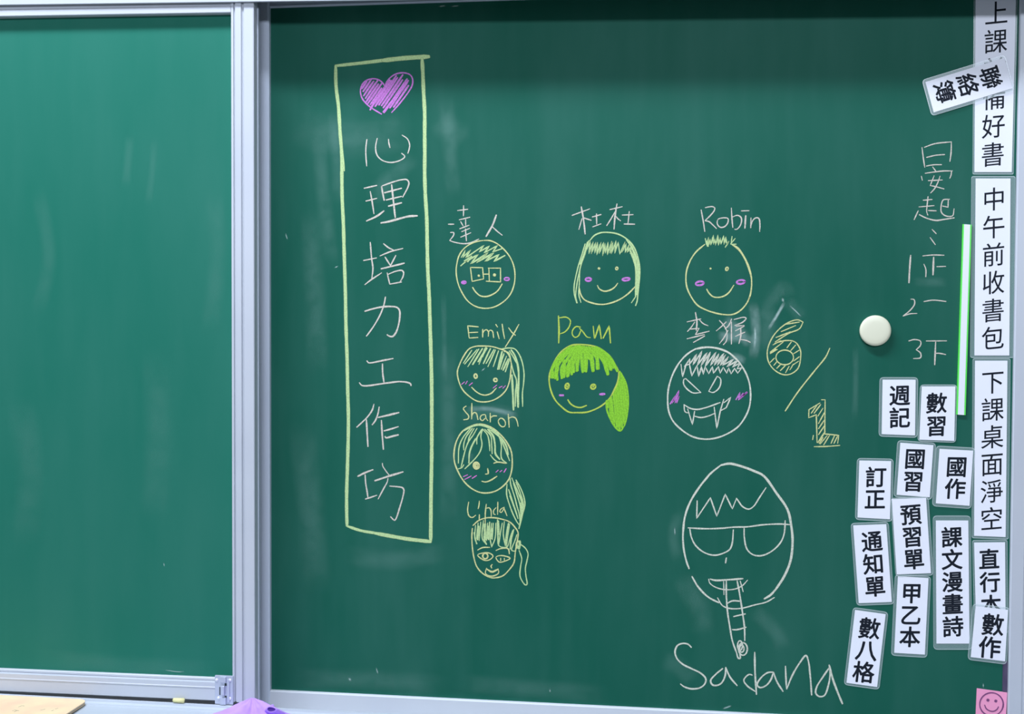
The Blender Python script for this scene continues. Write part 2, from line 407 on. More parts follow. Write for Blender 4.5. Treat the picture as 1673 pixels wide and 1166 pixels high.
for tl, st, wd in (
        (T1, '405,860 395,940 395,1010 403,1115; 503,850 488,930 497,1000 530,1045 580,1072 640,1080 710,1065 760,1035 765,1020 735,993; 610,858 615,900 625,940; 740,820 790,855 812,910 808,950 795,993', 2.1),
        (T2, '378,160 500,133; 437,190 455,290 472,403; 395,282 500,256; w3 400,472 500,425 568,375; w3 545,145 555,205 570,275; 548,138 640,105 730,80 785,78 805,105 795,150 770,200 745,245; w3 572,203 735,160; w2.8 588,272 735,237; w3 610,330 735,298; w2.8 640,125 655,260 675,440; w3.4 538,490 600,480 720,448 800,428 885,422', 2.3),
        (T2, '437,675 450,830 462,920 452,1020; 372,848 498,823; 385,1078 440,1035 545,965; 563,687 610,725 660,750; 528,805 630,763 748,733; 578,815 628,895; 680,800 628,900; w2.8 540,927 640,903 762,873; 598,965 610,1020 622,1070; 605,980 680,950 740,943 755,965 745,1010 722,1048; 622,1073 735,1052', 2.3),
        (T3, 'w2.8 385,165 450,145 540,125 640,120 690,128 715,155 718,220 705,300 680,370 650,405 620,403 597,388; 582,28 565,110 530,200 480,290 440,350 400,402', 2.4),
        (T3, '405,637 420,655 450,655 550,635 655,615; 553,665 555,750 567,840; 333,845 355,870 400,875 500,862 620,845 720,835 800,845 822,858 825,873', 2.7),
        (T4, 'w2.4 472,58 455,115 410,180 360,230 308,278; 400,205 407,330 415,462; w2.6 522,85 510,150 485,215 455,255; w3.2 512,185 600,165 710,138; 543,212 550,340 562,490; 568,313 640,293 705,272; w3.2 578,365 585,378 640,366 705,350', 2.7),
        (T4, 'w3.2 318,745 390,710 463,682; 388,730 393,810 405,880 415,950; 390,962 450,943 500,925; w2 552,620 555,645 590,700 618,735; w3.2 480,788 600,748 750,703; w2.2 605,765 600,795 560,870 512,962; 620,838 700,845 745,855 757,875 745,950 715,1050 690,1130 675,1160 665,1163 630,1130', 2.4),
        ): K(tl).S(st, wd).done('chalk_character', C_WHITE, BORDER)

def face(tile, label, outline, chalk, hair=None, hair_chalk=None, extra=None, blush=None, blush_chalk=C_PURP, feats=()):
    f = K(tile); outline(f); fo = f.done('chalk_face', chalk, RB, label)
    if hair:
        for i, fn in enumerate(hair if isinstance(hair, tuple) else (hair,)):
            h = K(tile); fn(h); h.done('chalk_hair' if i == 0 else 'chalk_ponytail', hair_chalk or chalk, fo)
    if extra: h = K(tile); extra(h); h.done('chalk_glasses', chalk, fo)
    for nm, fn in feats:
        h = K(tile); fn(h); h.done(nm, chalk, fo)
    for fn in (blush or ()):
        h = K(tile); fn(h); h.done('chalk_blush', blush_chalk, fo)
    return fo
def name(tile, text, m, label, width=2.1):
    return K(tile).S(text, width).done('chalk_name', m, RB, label)

# first row -----------------------------------------------------------------
name(F1, '168,85 272,72; 230,35 228,140; 185,178 293,152; 200,195 225,240; 250,175 250,235; 190,268 285,232; 210,297 292,263; 200,352 303,307; 248,268 258,390; 75,222 133,222; 98,305 130,305 130,330 90,385; 90,385 130,400 230,417 300,408 383,370; w3 558,130 520,230 455,345; 520,250 570,295 618,333', C_WHITE, 'white chalk characters above the face with square glasses', 2.0)
face(F1, 'yellow chalk face with square glasses',
    lambda f: f.S('430,385 330,405 240,460 185,535 160,630 155,700 170,800 205,890 270,990 350,1045 440,1065 540,1050 640,990 700,920 735,830 745,740 735,650 700,560 640,480 570,420 500,388 430,385', 2.1), C_YEL,
    lambda f: f.S('L w2.2 205,555 248,482 222,555 300,478 250,560 435,432 385,500 490,440 435,510 570,435 520,500 620,465; L w2.8 200,640 315,540 245,600 375,525 300,620 475,510 360,605 530,510 445,595 585,525 535,595 645,535; L w2.6 235,590 310,545 270,600'), C_YGR,
    lambda f: f.S('L 298,655 420,658 430,770 315,795 298,655; 430,722 485,722; L 475,662 600,662 600,800 455,793; 483,662 488,795', 2.0),
    (lambda f: f.ring(232, 805, 22, 13, 2.2).ring(232, 806, 8, 4, 2.0), lambda f: f.ring(663, 771, 25, 14, 2.4)), C_PURP,
    (('chalk_mouth', lambda f: f.S('320,855 350,900 395,938 450,947 510,930 570,890 617,820', 2.4)), ('chalk_eye', lambda f: f.dot(382, 738, 14)), ('chalk_eye', lambda f: f.dot(540, 730, 19))))
name(F2, '85,185 255,123; w2.6 173,103 195,230 210,363; 180,215 150,320; 195,208 268,232; 277,200 362,177; 318,170 320,270; 280,295 362,265; 445,130 565,102; w2.6 513,75 495,190 485,317; 495,150 455,220 415,283; 500,190 520,215 548,237; 562,182 668,178; 630,147 618,265; w2.6 580,267 683,269', C_WHITE, 'white chalk characters above the bobbed girl face')
face(F2, 'yellow chalk girl face with chin length bobbed hair',
    lambda f: f.S('155,880 165,930 200,985 280,1020 370,1033 450,1020 540,985 620,930 685,865', 2.4), C_YEL,
    lambda f: f.S('w2.4 250,430 300,375 360,350 430,347 520,362 600,405 660,465 700,545 725,650 730,750 720,850 712,930 705,1000 690,1045; 210,455 185,540 150,650 120,770 105,860 108,940 130,1020; 245,425 215,520 175,640 150,740 130,850 120,960 135,1020; 225,470 190,600 160,700 155,830 150,940 170,1015; w4 235,440 200,560 165,650; w3 600,410 660,500 690,650 695,800 690,960; w4.2 640,520 680,620 705,750 700,940; w3.2 650,480 700,600 715,720 710,930; 690,960 650,1018', 2.0).S('235,440 225,510 260,430 245,550 285,435 270,550 310,440 300,545 330,440 320,560 360,440 345,550 385,440 378,570 400,450 400,545 430,440 420,560 465,430 445,545 475,440 460,550 505,425 490,545 525,440 540,555 590,435 560,540 600,450 590,540 630,460 610,540 650,480 640,550', 2.0, True), C_YGR,
    None, (lambda f: f.ring(240, 795, 27, 15, 3.0), lambda f: f.ring(600, 793, 36, 13, 2.8, -0.08)), C_PURP,
    (('chalk_mouth', lambda f: f.S('327,852 345,885 395,907 450,895 495,865 520,830', 2.4)), ('chalk_eye', lambda f: f.dot(342, 690, 15)), ('chalk_eye', lambda f: f.ring(511, 690, 11, 12, 2.2))))
name(F3, '265,103 285,210 300,310; 305,82 370,72 395,85 390,110 350,160 303,205; 303,207 340,215 375,245 412,282; 425,195 420,240 450,270 490,262 520,225 520,185 470,180 425,195; 553,85 560,200 567,272; 567,170 610,155 645,175 650,215 630,265 600,290 585,288; w3 690,158 682,278; 648,113 722,111; 740,178 738,275; 740,250 760,200 790,178 815,185 825,240 823,310', C_WHITE, 'white chalk latin lettering above the spiky haired face')
face(F3, 'yellow chalk face with short spiky hair on top',
    lambda f: f.S('300,432 220,500 165,580 130,670 120,750 130,840 170,930 230,1010 310,1055 400,1085 480,1100 560,1100 620,1075 680,1020 725,940 745,840 745,740; w3.4 745,760 738,720 718,650 678,560 620,475 560,432', 2.4), C_YEL,
    lambda f: f.S('305,375 320,450 335,365 335,455 350,380 360,440 380,345 385,430 395,380 405,440 425,342 430,440 445,370 455,430 480,348 485,435 500,360 510,440 530,400 495,460', 2.2, True).S('545,430 590,375; 550,430 560,355; 550,432 600,430; w3 320,400 330,450', 2), C_YGR,
    None, (lambda f: f.ring(252, 803, 38, 18, 3.2, -.15), lambda f: f.ring(643, 790, 38, 18, 3.2, -.1)), C_PURP,
    (('chalk_mouth', lambda f: f.S('318,858 340,895 380,930 425,937 480,925 530,890 577,820', 2.4)), ('chalk_eye', lambda f: f.dot(355, 662, 11)), ('chalk_eye', lambda f: f.ring(511, 665, 11, 16, 2.4, .3))))
# second row ----------------------------------------------------------------
name(TE, 'L 355,163 235,152 250,285; 250,228 350,223; 250,288 350,282; 402,190 402,280; 402,240 420,205 445,195 465,215 465,270; 465,225 485,200 510,210 525,285; 548,135 568,165; 565,218 587,298; 620,132 632,215 648,297; 692,173 735,230 770,258; 808,135 750,240 655,390', C_YEL, 'yellow chalk latin lettering above the face with a side ponytail and bangs')
face(TE, 'yellow chalk girl face with slanted bangs and a long straight ponytail at its right',
    lambda f: f.S('720,560 718,650 705,760 670,860 610,930 530,980 440,1003 340,995 250,940 180,870 140,790 118,670 145,580 190,490 250,410 320,382 420,378 510,385 580,405 650,430 690,470 720,560', 2.2), C_YEL,
    (lambda f: f.S('280,425 185,570; 340,415 200,580; 360,410 235,610; w3.4 400,405 290,585; 430,400 360,585; w3.2 450,400 350,555; w3 490,405 410,575; 530,415 440,575; 545,420 460,610; 580,430 520,610; w3.2 620,440 570,640; 640,460 585,640; 670,490 610,640; w3 690,520 630,650; 705,520 655,668; w3 440,390 400,500; w2.8 640,470 600,560', 2.2), lambda f: f.S('610,410 700,400 760,410 810,470 845,560 865,680 860,800 848,900 850,1055; 640,440 690,450 720,560 750,680 780,760 770,900 768,1055; w3.2 720,420 760,480 790,570 805,680 800,900 800,1065; 700,430 745,500 800,600; w3.4 730,700 740,900 748,1095; w2.8 780,770 790,900 795,1060', 2.1)), C_YGR,
    None, (lambda f: f.S('165,808 198,780; 210,805 230,770; 250,820 287,790', 1.9), lambda f: f.S('518,850 560,815; 585,845 620,828; 628,852 657,822', 1.9)), C_PINK,
    (('chalk_mouth', lambda f: f.S('278,840 330,890 390,922 440,927 500,905 555,848', 2.2)), ('chalk_eye', lambda f: f.ring(323, 715, 16, 23, 2.8)), ('chalk_eye', lambda f: f.ring(545, 758, 18, 18, 2.8))))
name(TP, 'w2.8 180,88 185,220 182,335; 190,105 250,100 288,130 275,190 235,235 195,250; 380,190 340,185 310,215 305,255 330,283 360,270 385,215; 370,200 400,230 440,280 470,285; 495,180 505,290; L w2.8 510,290 550,170 568,295; L w2.8 585,290 640,180 652,335', C_PAM, 'yellow green chalk latin lettering above the lime haired face')
face(TP, 'chalk girl face with solid lime green hair and ponytail',
    lambda f: f.S('725,590 715,690 690,750 640,840 560,910 440,960 350,965 275,960 200,905 150,850 110,760 95,660 110,580 150,490 220,400 300,355 380,348 480,358 560,385 640,450 700,540 725,590', 2.6), C_PAM,
    (lambda f: f.S('300,365 200,450 130,550 115,650; 330,365 230,460 165,560 170,670; 340,365 260,480 210,560 210,655; 355,360 300,480 260,560 260,640; 365,360 330,480 300,560 300,620; 375,360 360,480 345,590; 385,365 390,480 400,600; 395,365 430,480 430,595; 410,365 470,460 490,590; 430,370 520,460 545,570; 450,370 560,460 610,550 630,620; 480,372 590,460 640,540 660,580; 500,375 600,440 680,560; 520,370 620,440 700,560; 560,390 650,470 715,590; 290,370 180,470 120,580; 260,400 190,490; 430,430 460,480; 420,380 440,440; w7 175,520 150,655; w7 232,490 228,645; w7 282,490 265,635; w6 310,500 318,600; w6 345,500 352,585; w6 420,420 422,590; w7 480,440 495,590; w6 535,450 530,570; w7 595,480 628,620; w7 640,500 655,575; w6 650,470 700,560; w6 120,560 130,650', 5.4), lambda f: f.hatch(pts_of('745,590 780,670 808,790 812,880 800,1000 780,1080 740,1130 690,1090 640,1000 640,930 615,920 612,860 650,830 700,740 720,680'), 1.68, 3.8, 4.9, .05).S('w3 612,860 618,930 640,1000 690,1090 740,1130 780,1080; w3 735,590 785,680 810,800 812,880 800,1000 780,1080; w2 735,600 725,700 650,830')), C_LIME,
    None, (lambda f: f.S('w4.5 190,808 225,808'), lambda f: f.S('w4.5 555,799 600,796')), C_PURP,
    (('chalk_mouth', lambda f: f.S('265,848 290,885 335,912 385,918 435,900', 2.6)), ('chalk_eye', lambda f: f.ring(258, 725, 17, 24, 3.0, .3).dot(258, 725, 10)), ('chalk_eye', lambda f: f.ring(495, 730, 22, 20, 3.0, -.4).dot(495, 728, 10))))
name(TM, '215,130 330,105; w2.6 285,52 297,130 292,200; 280,130 250,175 218,210; 320,115 350,145 390,162; L 245,190 315,183 285,235; 290,235 400,207; 215,270 360,235; 362,247 268,300; 483,118 520,160 545,210 540,290 515,320; 540,130 510,160 458,205; 555,200 515,270 483,310; 585,105 560,160 530,190; 583,130 583,315; 605,110 690,92 705,100 680,130 610,160; 620,165 690,160; 615,205 690,165; w2.6 660,185 660,250 645,310; 615,250 695,215; 660,275 710,285 740,300', C_WHITE, 'white chalk characters above the fanged face', 2.0)
face(TM, 'white chalk face with slanted eyes and fangs',
    lambda f: f.S('380,340 300,350 220,395 150,470 95,570 62,680 55,760 62,860 95,945 160,1015 250,1075 330,1098 420,1098 520,1070 630,1005 690,930 730,840 742,740 730,630 690,530 630,445 560,385 470,350 380,340; w3.2 280,355 380,340 470,350 560,385 630,445', 2.7), C_PALE,
    lambda f: f.S('195,500 240,435 235,485 295,395 265,485 340,372 300,490 380,385 330,495 410,380 365,500 455,380 410,490 480,395 440,490 520,390 465,490 535,400 490,490 560,420 510,490 600,440 545,500 635,450 590,505 655,470 630,520 670,510', 2.5, True).S('165,480 178,585 205,490 235,480 255,578 298,490 312,582 335,500 350,565 365,500 395,560 425,500 435,555 475,500 490,555 515,505 545,555 560,510 580,560 610,515 635,555 665,515', 2.2, True), C_PALE,
    None, (lambda f: f.S('L w2.6 75,810 120,740 90,805 150,700 115,800 150,745 130,800'), lambda f: f.S('L w2.8 620,775 655,715 640,775 715,710 650,765 680,720')), C_PURP,
    (('chalk_eye', lambda f: f.S('205,600 330,715; 330,715 265,718 215,685 187,645 190,605 205,600', 2.2)), ('chalk_eye', lambda f: f.S('465,580 395,705; 395,705 430,715 470,690 492,650 492,600 465,580', 2.2)), ('chalk_mouth', lambda f: f.S('w2.4 190,815 240,845 300,855 370,840 490,798; 190,815 200,875 235,885; 275,910 330,922 390,910 450,885; L 220,850 260,980 278,870; L 440,835 462,1012 490,870 520,770; L 495,865 540,840 578,755 520,800', 2.2))))
# left column -------------------------------------------------------------
name(TS, '205,85 175,110 200,150 232,190 225,220 178,230; 265,55 263,222; 265,190 285,155 310,160 330,230; 405,175 370,180 352,215 375,240 405,215; 410,180 415,215 435,240; 460,160 460,255; 460,210 490,190 530,190; 545,240 560,285 590,305 615,295 620,260 600,225 570,213 545,240; 650,170 660,310; 655,215 690,200 725,210 745,250 755,300', C_YEL, 'yellow chalk latin lettering above the face whose hair covers one eye')
face(TS, 'yellow chalk face with long parted fringe over one eye and a low ponytail',
    lambda f: f.S('340,275 240,305 160,360 105,450 78,560 80,670 120,780 180,880 260,955 340,995 410,1005 500,990 580,945 650,870 685,770 692,650 680,560 630,460 560,380 460,305 340,275', 2.4), C_YEL,
    (lambda f: f.S('250,320 170,420 130,520 122,690; 270,320 200,420 178,500 180,550; 290,320 235,420 225,470; 320,320 280,390 220,480 150,730; 380,325 310,430 250,550 230,690; 370,330 320,420 318,490; 300,430 240,570 235,690; 380,330 360,400 372,490 350,570 300,640 190,750; 380,330 430,390 450,480 455,560; 400,330 465,400 475,500 480,590; w3 430,330 490,400 510,500 515,590 560,650; 440,330 540,390 575,480 580,640 635,690; 470,340 560,410 600,500 640,600 665,665; w3 480,350 580,430 630,510 650,600; 120,750 160,735 180,705; w3 180,345 270,300 350,285 460,320 560,385; 460,600 500,650 545,680', 2.1), lambda f: f.tile(TL).S('515,120 512,220 540,320 570,400 610,480 632,510; 545,65 550,120 590,250 610,330 630,400 640,470; 560,60 590,130 640,250 660,330 640,480 628,545; 600,80 650,170 680,260 685,320 660,420 630,545; 530,170 560,260 590,350 620,450; 575,110 610,220 640,330 645,420; w3 620,200 660,300 655,420; 600,100 640,200 670,320 650,430; w4 640,300 660,380 640,470; 540,230 580,330 620,450', 2.1)), C_YGR,
    None, (lambda f: f.S('175,832 220,812; 188,862 258,825; 268,850 315,820', 2.0), lambda f: f.S('520,785 545,762; 562,782 583,765; w2.8 605,785 628,748', 2.0)), C_PINK,
    (('chalk_mouth', lambda f: f.S('370,880 410,888 460,872 530,828', 2.4)), ('chalk_nose', lambda f: f.S('432,745 437,800 408,805', 2.4)), ('chalk_eye', lambda f: f.ring(312, 715, 30, 34, 3.0).ring(312, 715, 14, 16, 3.4)), ('chalk_eye', lambda f: f.S('495,690 540,678 625,690', 2.4))))
name(TL, '150,290 140,370 155,425 185,438 218,415; 252,280 248,320 240,355; 252,410 250,460; 318,310 308,400 308,500; 318,350 345,345 362,370 365,430; 410,345 388,370 390,405 405,410; 428,290 425,410; 490,340 460,355 445,380 460,390 485,355; 485,345 500,385 515,422', C_YEL, 'yellow chalk latin lettering above the lowest small face', 2.0)
face(TL, 'yellow chalk face with drawn lips, almond eyes and a tied tail, lowest of the small ones',
    lambda f: f.S('185,540 180,620 185,720 200,820 230,910 290,975 360,1010 420,1010 480,990 540,930 580,870 595,760 615,650 620,580 590,530 540,480 470,455 390,440 310,443 240,470 190,515', 2.2), C_YEL,
    (lambda f: f.S('215,510 210,640 230,690; 240,490 225,640; 265,480 250,660; 290,465 280,640 315,690; w2.8 310,500 300,650 320,695; 330,490 320,660; w2.8 350,480 340,650; 370,490 355,640 370,720; 385,490 375,650; 410,490 400,640 370,715; w3 425,460 430,690; 435,470 440,600; 470,490 450,600 435,700; 490,475 480,600 500,710; w2.6 530,490 510,600 500,700; 540,500 520,620 510,720; w2.8 580,550 555,640 545,740; 570,560 540,650 530,690; 610,600 590,660 560,750 600,760; w4 245,520 235,650; w4 300,500 310,650; w4 340,520 330,640; w4 375,540 365,640; 200,580 225,690; 430,700 460,720 515,720 530,690', 2.0), lambda f: f.ring(618, 695, 14, 32, 2.8, .15).S('600,680 640,660 630,740 610,690; 640,690 690,730 715,780 705,850 690,920 695,990 705,1075 690,1080 640,1000 645,900 655,830 630,750', 2.0)), C_YGR, None, None, C_PURP,
    (('chalk_eyebrow', lambda f: f.S('235,748 280,725 350,722', 2.2)), ('chalk_eyebrow', lambda f: f.S('410,752 450,735 525,735 538,785', 2.2)), ('chalk_eye', lambda f: f.S('235,795 290,775 350,778 382,805 350,840 300,845 235,795', 2.0).ring(308, 805, 24, 26, 2.6)), ('chalk_eye', lambda f: f.S('410,815 460,800 545,825 490,855 440,862 410,815; w2.6 455,825 455,850; w2.6 490,825 490,845', 2.0)), ('chalk_nose', lambda f: f.S('375,885 362,900 370,920', 2.0)), ('chalk_mouth', lambda f: f.S('w3.2 325,930 370,955 430,930; 320,920 310,970 350,995 400,990 435,965 430,925', 2.0))))
# big bearded face --------------------------------------------------------
face(TG, 'large white chalk face with half moon glasses and a ladder like beard',
    lambda f: f.S('385,80 300,150 220,250 160,350 125,450 112,560 115,660 135,760 155,815; w4 380,85 440,74 530,95 610,125 680,160 770,280 850,400 875,510 885,620 870,760 825,870 760,970; w3.8 770,955 730,1000 685,1028; w3 175,870 220,945 290,1015 365,1055; w2.2 355,1020 390,1075 440,1095 520,1095 620,1070 700,1050 757,1018; w3.2 300,150 220,250 160,350 125,450 112,560', 3.0), C_PALE,
    (lambda f: f.S('L 212,335 208,460 305,315 350,445 410,290 460,393 490,318; 490,318 530,375 575,395 610,375 650,315 698,243; w2.8 488,318 520,362', 2.3),), C_PALE,
    lambda f: f.S('147,527 270,533 380,530 470,522 560,520 680,505 800,500 875,505; 160,535 170,590 200,650 260,700 330,720 390,708 440,680 458,640 467,540; 543,530 545,600 565,680 610,718 670,722 740,690 800,630 825,570 833,475', 2.5), None, C_PURP, (('chalk_mouth', lambda f: f.S('w3 303,888 340,897 430,893 535,885; 293,888 300,915 340,945 410,963 480,958 530,935 568,895', 2.0)), ('chalk_nose', lambda f: f.S('418,738 412,775', 2.6)), ('chalk_beard', lambda f: f.tile(TB).S('490,95 490,200 500,350 520,480 540,590 575,690; 580,95 600,200 620,330 640,480 643,590; w2 468,100 470,210; w2 605,95 630,185; 490,285 540,260 600,262; 550,390 600,378 648,368; 540,498 580,498 655,478; 575,690 590,735 605,735 600,690', 2.7).ring(603, 630, 20, 40, 2.4).ring(628, 658, 36, 52, 2.6).ring(618, 655, 18, 30, 2.4))))
K(TB).S('200,645 175,620 130,612 85,630 65,680 80,735 130,785 200,820 280,860 320,905 310,950 270,980 200,988 140,970 110,948; 460,820 400,870 360,920 375,955 410,960 450,940 480,880 485,810; 485,810 520,890 580,962; w2.6 705,875 680,868 635,915 660,960 730,1010; w3 725,685 728,850 740,1035; 875,850 830,855 770,905 745,955 770,978 820,960 860,910 880,850; 880,850 910,930 960,1010; 980,800 985,920 990,990; 990,990 1040,870 1100,770 1150,712 1170,760 1185,880 1197,1040; 1345,810 1290,890 1240,970 1230,1020 1255,1050 1300,1045 1335,960 1350,860 1342,790; w3.4 1345,800 1370,900 1410,1010 1452,1112', 2.8).done('chalk_name', C_PALE, RB, 'large white chalk latin lettering below the bearded face')
# the date ----------------------------------------------------------------
c = K(TD).S('425,275 390,260 330,275 260,325 210,390 182,470 190,545 230,600 290,632 340,628 390,590 408,520 405,460 370,410 310,400 230,420; 425,275 400,320 330,350 235,410; 275,340 375,298; 240,380 340,340; 300,290 400,275; 220,430 275,400; 200,480 290,410; 200,490 250,460; w3.2 205,485 240,460; 315,450 345,410; 340,470 375,430; 360,490 400,465; 360,540 400,510; 350,570 395,540; 335,600 360,560; 305,620 330,575; 270,605 305,570; 245,590 275,560; 225,570 250,540; 200,550 230,520', 2.0).ring(300, 515, 60, 50, 2.1)
c.done('chalk_numeral', C_YEL, RB, 'yellow hatched chalk six')
c = K(TD).S('607,452 580,510 500,610 390,750 303,880', 2.3)
c.done('chalk_slash', C_YEL, RB, 'yellow chalk slash of the date')
c = K(TD).S('L 550,803 575,803 572,1035 668,1045 660,1100; L 540,825 465,870 463,925 515,905 520,1095; 480,895 520,840; 500,895 545,835; 525,915 560,860; 530,965 570,890; 530,1000 570,940; 530,1040 570,980; w2.8 525,1095 575,1020; w2.6 535,1100 560,1060; 540,1105 590,1045; 565,1110 605,1045; 615,1100 640,1045; 635,1100 660,1050; 500,1122 590,1120 675,1113; 495,1045 490,1075', 2.1)
c.done('chalk_numeral', C_YEL, RB, 'yellow hatched chalk one')
# list at the right -------------------------------------------------------
c = K(TR).S('360,160 375,280 395,415; 390,160 520,115 735,90; 733,90 730,220 715,340; 418,288 540,260 650,252; 415,398 500,383 610,380; 495,408 540,468; 400,490 540,470 640,460 748,460; 735,465 730,510 713,555; 352,525 365,580; 440,583 620,575; L 515,520 465,645 540,660 640,688; 590,525 560,610 520,685 470,740; 375,832 490,822; 437,785 425,900 420,980 435,1022; 320,917 515,900; 440,962 542,967; 313,965 285,1025 260,1080; w2.3 325,1015 420,1060 540,1088 640,1075 770,1055; 710,820 630,828 610,870 605,980 640,1020 700,1038 750,1028 768,940; L 695,825 690,920 620,905', 2.0)
c.tile(TQ).S('293,68 325,102; 278,130 318,185', 2.0)
c.done('chalk_heading', C_WHITE, RB, 'white chalk heading of three stacked characters')
c = K(TQ).S('w2.8 130,265 122,370 117,475; 222,270 300,263 385,265; w3 305,280 300,415; 230,332 245,370 245,430; 328,352 397,350', 2.0)
c.done('chalk_tally', C_WHITE, RB, 'first chalk tally row')
c = K(TQ).S('130,600 155,602 160,635 130,680 72,728; 72,728 120,712 178,708; 230,618 300,607 400,617', 2.0)
c.done('chalk_tally', C_WHITE, RB, 'second chalk tally row')
c = K(TQ).S('115,918 160,907 205,920 205,950 172,985; 172,985 205,1010 205,1045 150,1052; 248,918 405,917; w2.6 320,925 313,1100; 318,1012 350,1012 398,1022', 2.0)
c.done('chalk_tally', C_WHITE, RB, 'third chalk tally row')

# wiped chalk and painted light haze ---------------------------------------------------------------
def smudge(parent, Y, strokes, m, label):
    c = Chalk(Y, (0, 0, 1))
    for wd, st in strokes: c.raw(pts_of(st), wd, soft=True)
    o = c.done('chalk_smudge', m, parent, label); o['kind'] = 'stuff'; return o
smudge(RB, 0.00008, [(34, '728,150 735,240 742,330'), (60, '712,190 760,235'), (12, '724,470 726,560 727,650'), (44, '560,905 640,915 735,900'), (40, '732,880 733,700 730,540'), (26, '545,170 549,260 552,340'), (34, '518,200 530,330 545,450'), (46, '505,330 515,480 520,620'), (80, '470,200 560,225 680,215'),
    (40, '600,330 650,280 680,250'), (34, '745,690 800,672 860,684'), (18, '762,740 775,750'), (40, '1080,1075 1110,1090 1135,1115'), (22, '1490,460 1550,461'), (26, '1112,830 1100,870 1108,920'), (44, '470,1108 600,1110 740,1120'), (40, '740,1115 880,1125 1000,1135'), (36, '1225,990 1270,1035 1282,1065'), (60, '490,680 510,850 520,980'), (14, '1397,560 1398,620 1396,690'), (34, '1246,530 1262,490 1280,470 1294,492'), (30, '1284,488 1298,506 1312,522'), (40, '1258,500 1254,540 1246,580'), (50, '1110,935 1140,990 1150,1040')], C_SMUD, 'faint haze of wiped chalk and of light painted around the title')
smudge(RB, 0.00006, [(22, '1230,490 1235,540 1230,590'), (26, '1180,520 1205,540 1230,565'), (20, '1190,580 1220,590'), (24, '1170,548 1215,552'), (12, '758,668 800,668 850,680')], C_SMUD3, 'wiped white chalk around the six and the fanged face')
smudge(RB, 0.00004, [(7, '1283,491 1270,514 1254,540'), (3, '1289,498 1300,508 1310,518'), (6, '1277,486 1281,494'), (5, '1233,530 1234,550 1232,570'), (3, '1102,860 1103,875'), (8, '513,238 516,242'), (3, '466,380 470,392'), (3, '517,402 520,408'), (3, '546,438 553,434'), (2.5, '614,1089 618,1102'), (3, '898,1124 899,1132'), (4, '1180,1158 1196,1152'), (2.5, '1228,711 1232,709'), (3, '1126,1038 1130,1036'), (2.5, '508,604 510,606'), (4, '715,11 730,9'), (3, '735,11 752,9'), (3, '786,607 793,600'), (3, '1606,1115 1607,1124'), (3, '1586,1127 1592,1131'), (2.5, '444,1090 447,1095'), (3, '444,1122 449,1125'), (6, '568,1107 575,1112')], C_SMUD2, 'small pale chalk flecks and strokes left by the eraser')
smudge(LB, LY, [(20, '213,215 210,250 205,310'), (16, '252,220 250,260 242,340'), (34, '60,300 80,420 60,520'), (44, '60,1075 220,1088 360,1097'), (40, '350,300 355,420 340,560'), (60, '30,640 50,760 40,900'), (60, '250,560 260,700 250,860')], C_SMUD0, 'faint haze of wiped chalk and of light painted around the title')
smudge(LB, LY + .00004, [(3, '92,866 94,870'), (2.5, '267,918 269,926'), (3, '36,1085 39,1086'), (3, '130,1088 133,1089'), (2, '268,1094 290,1097 303,1097')], C_SMUD2, 'small pale chalk flecks')

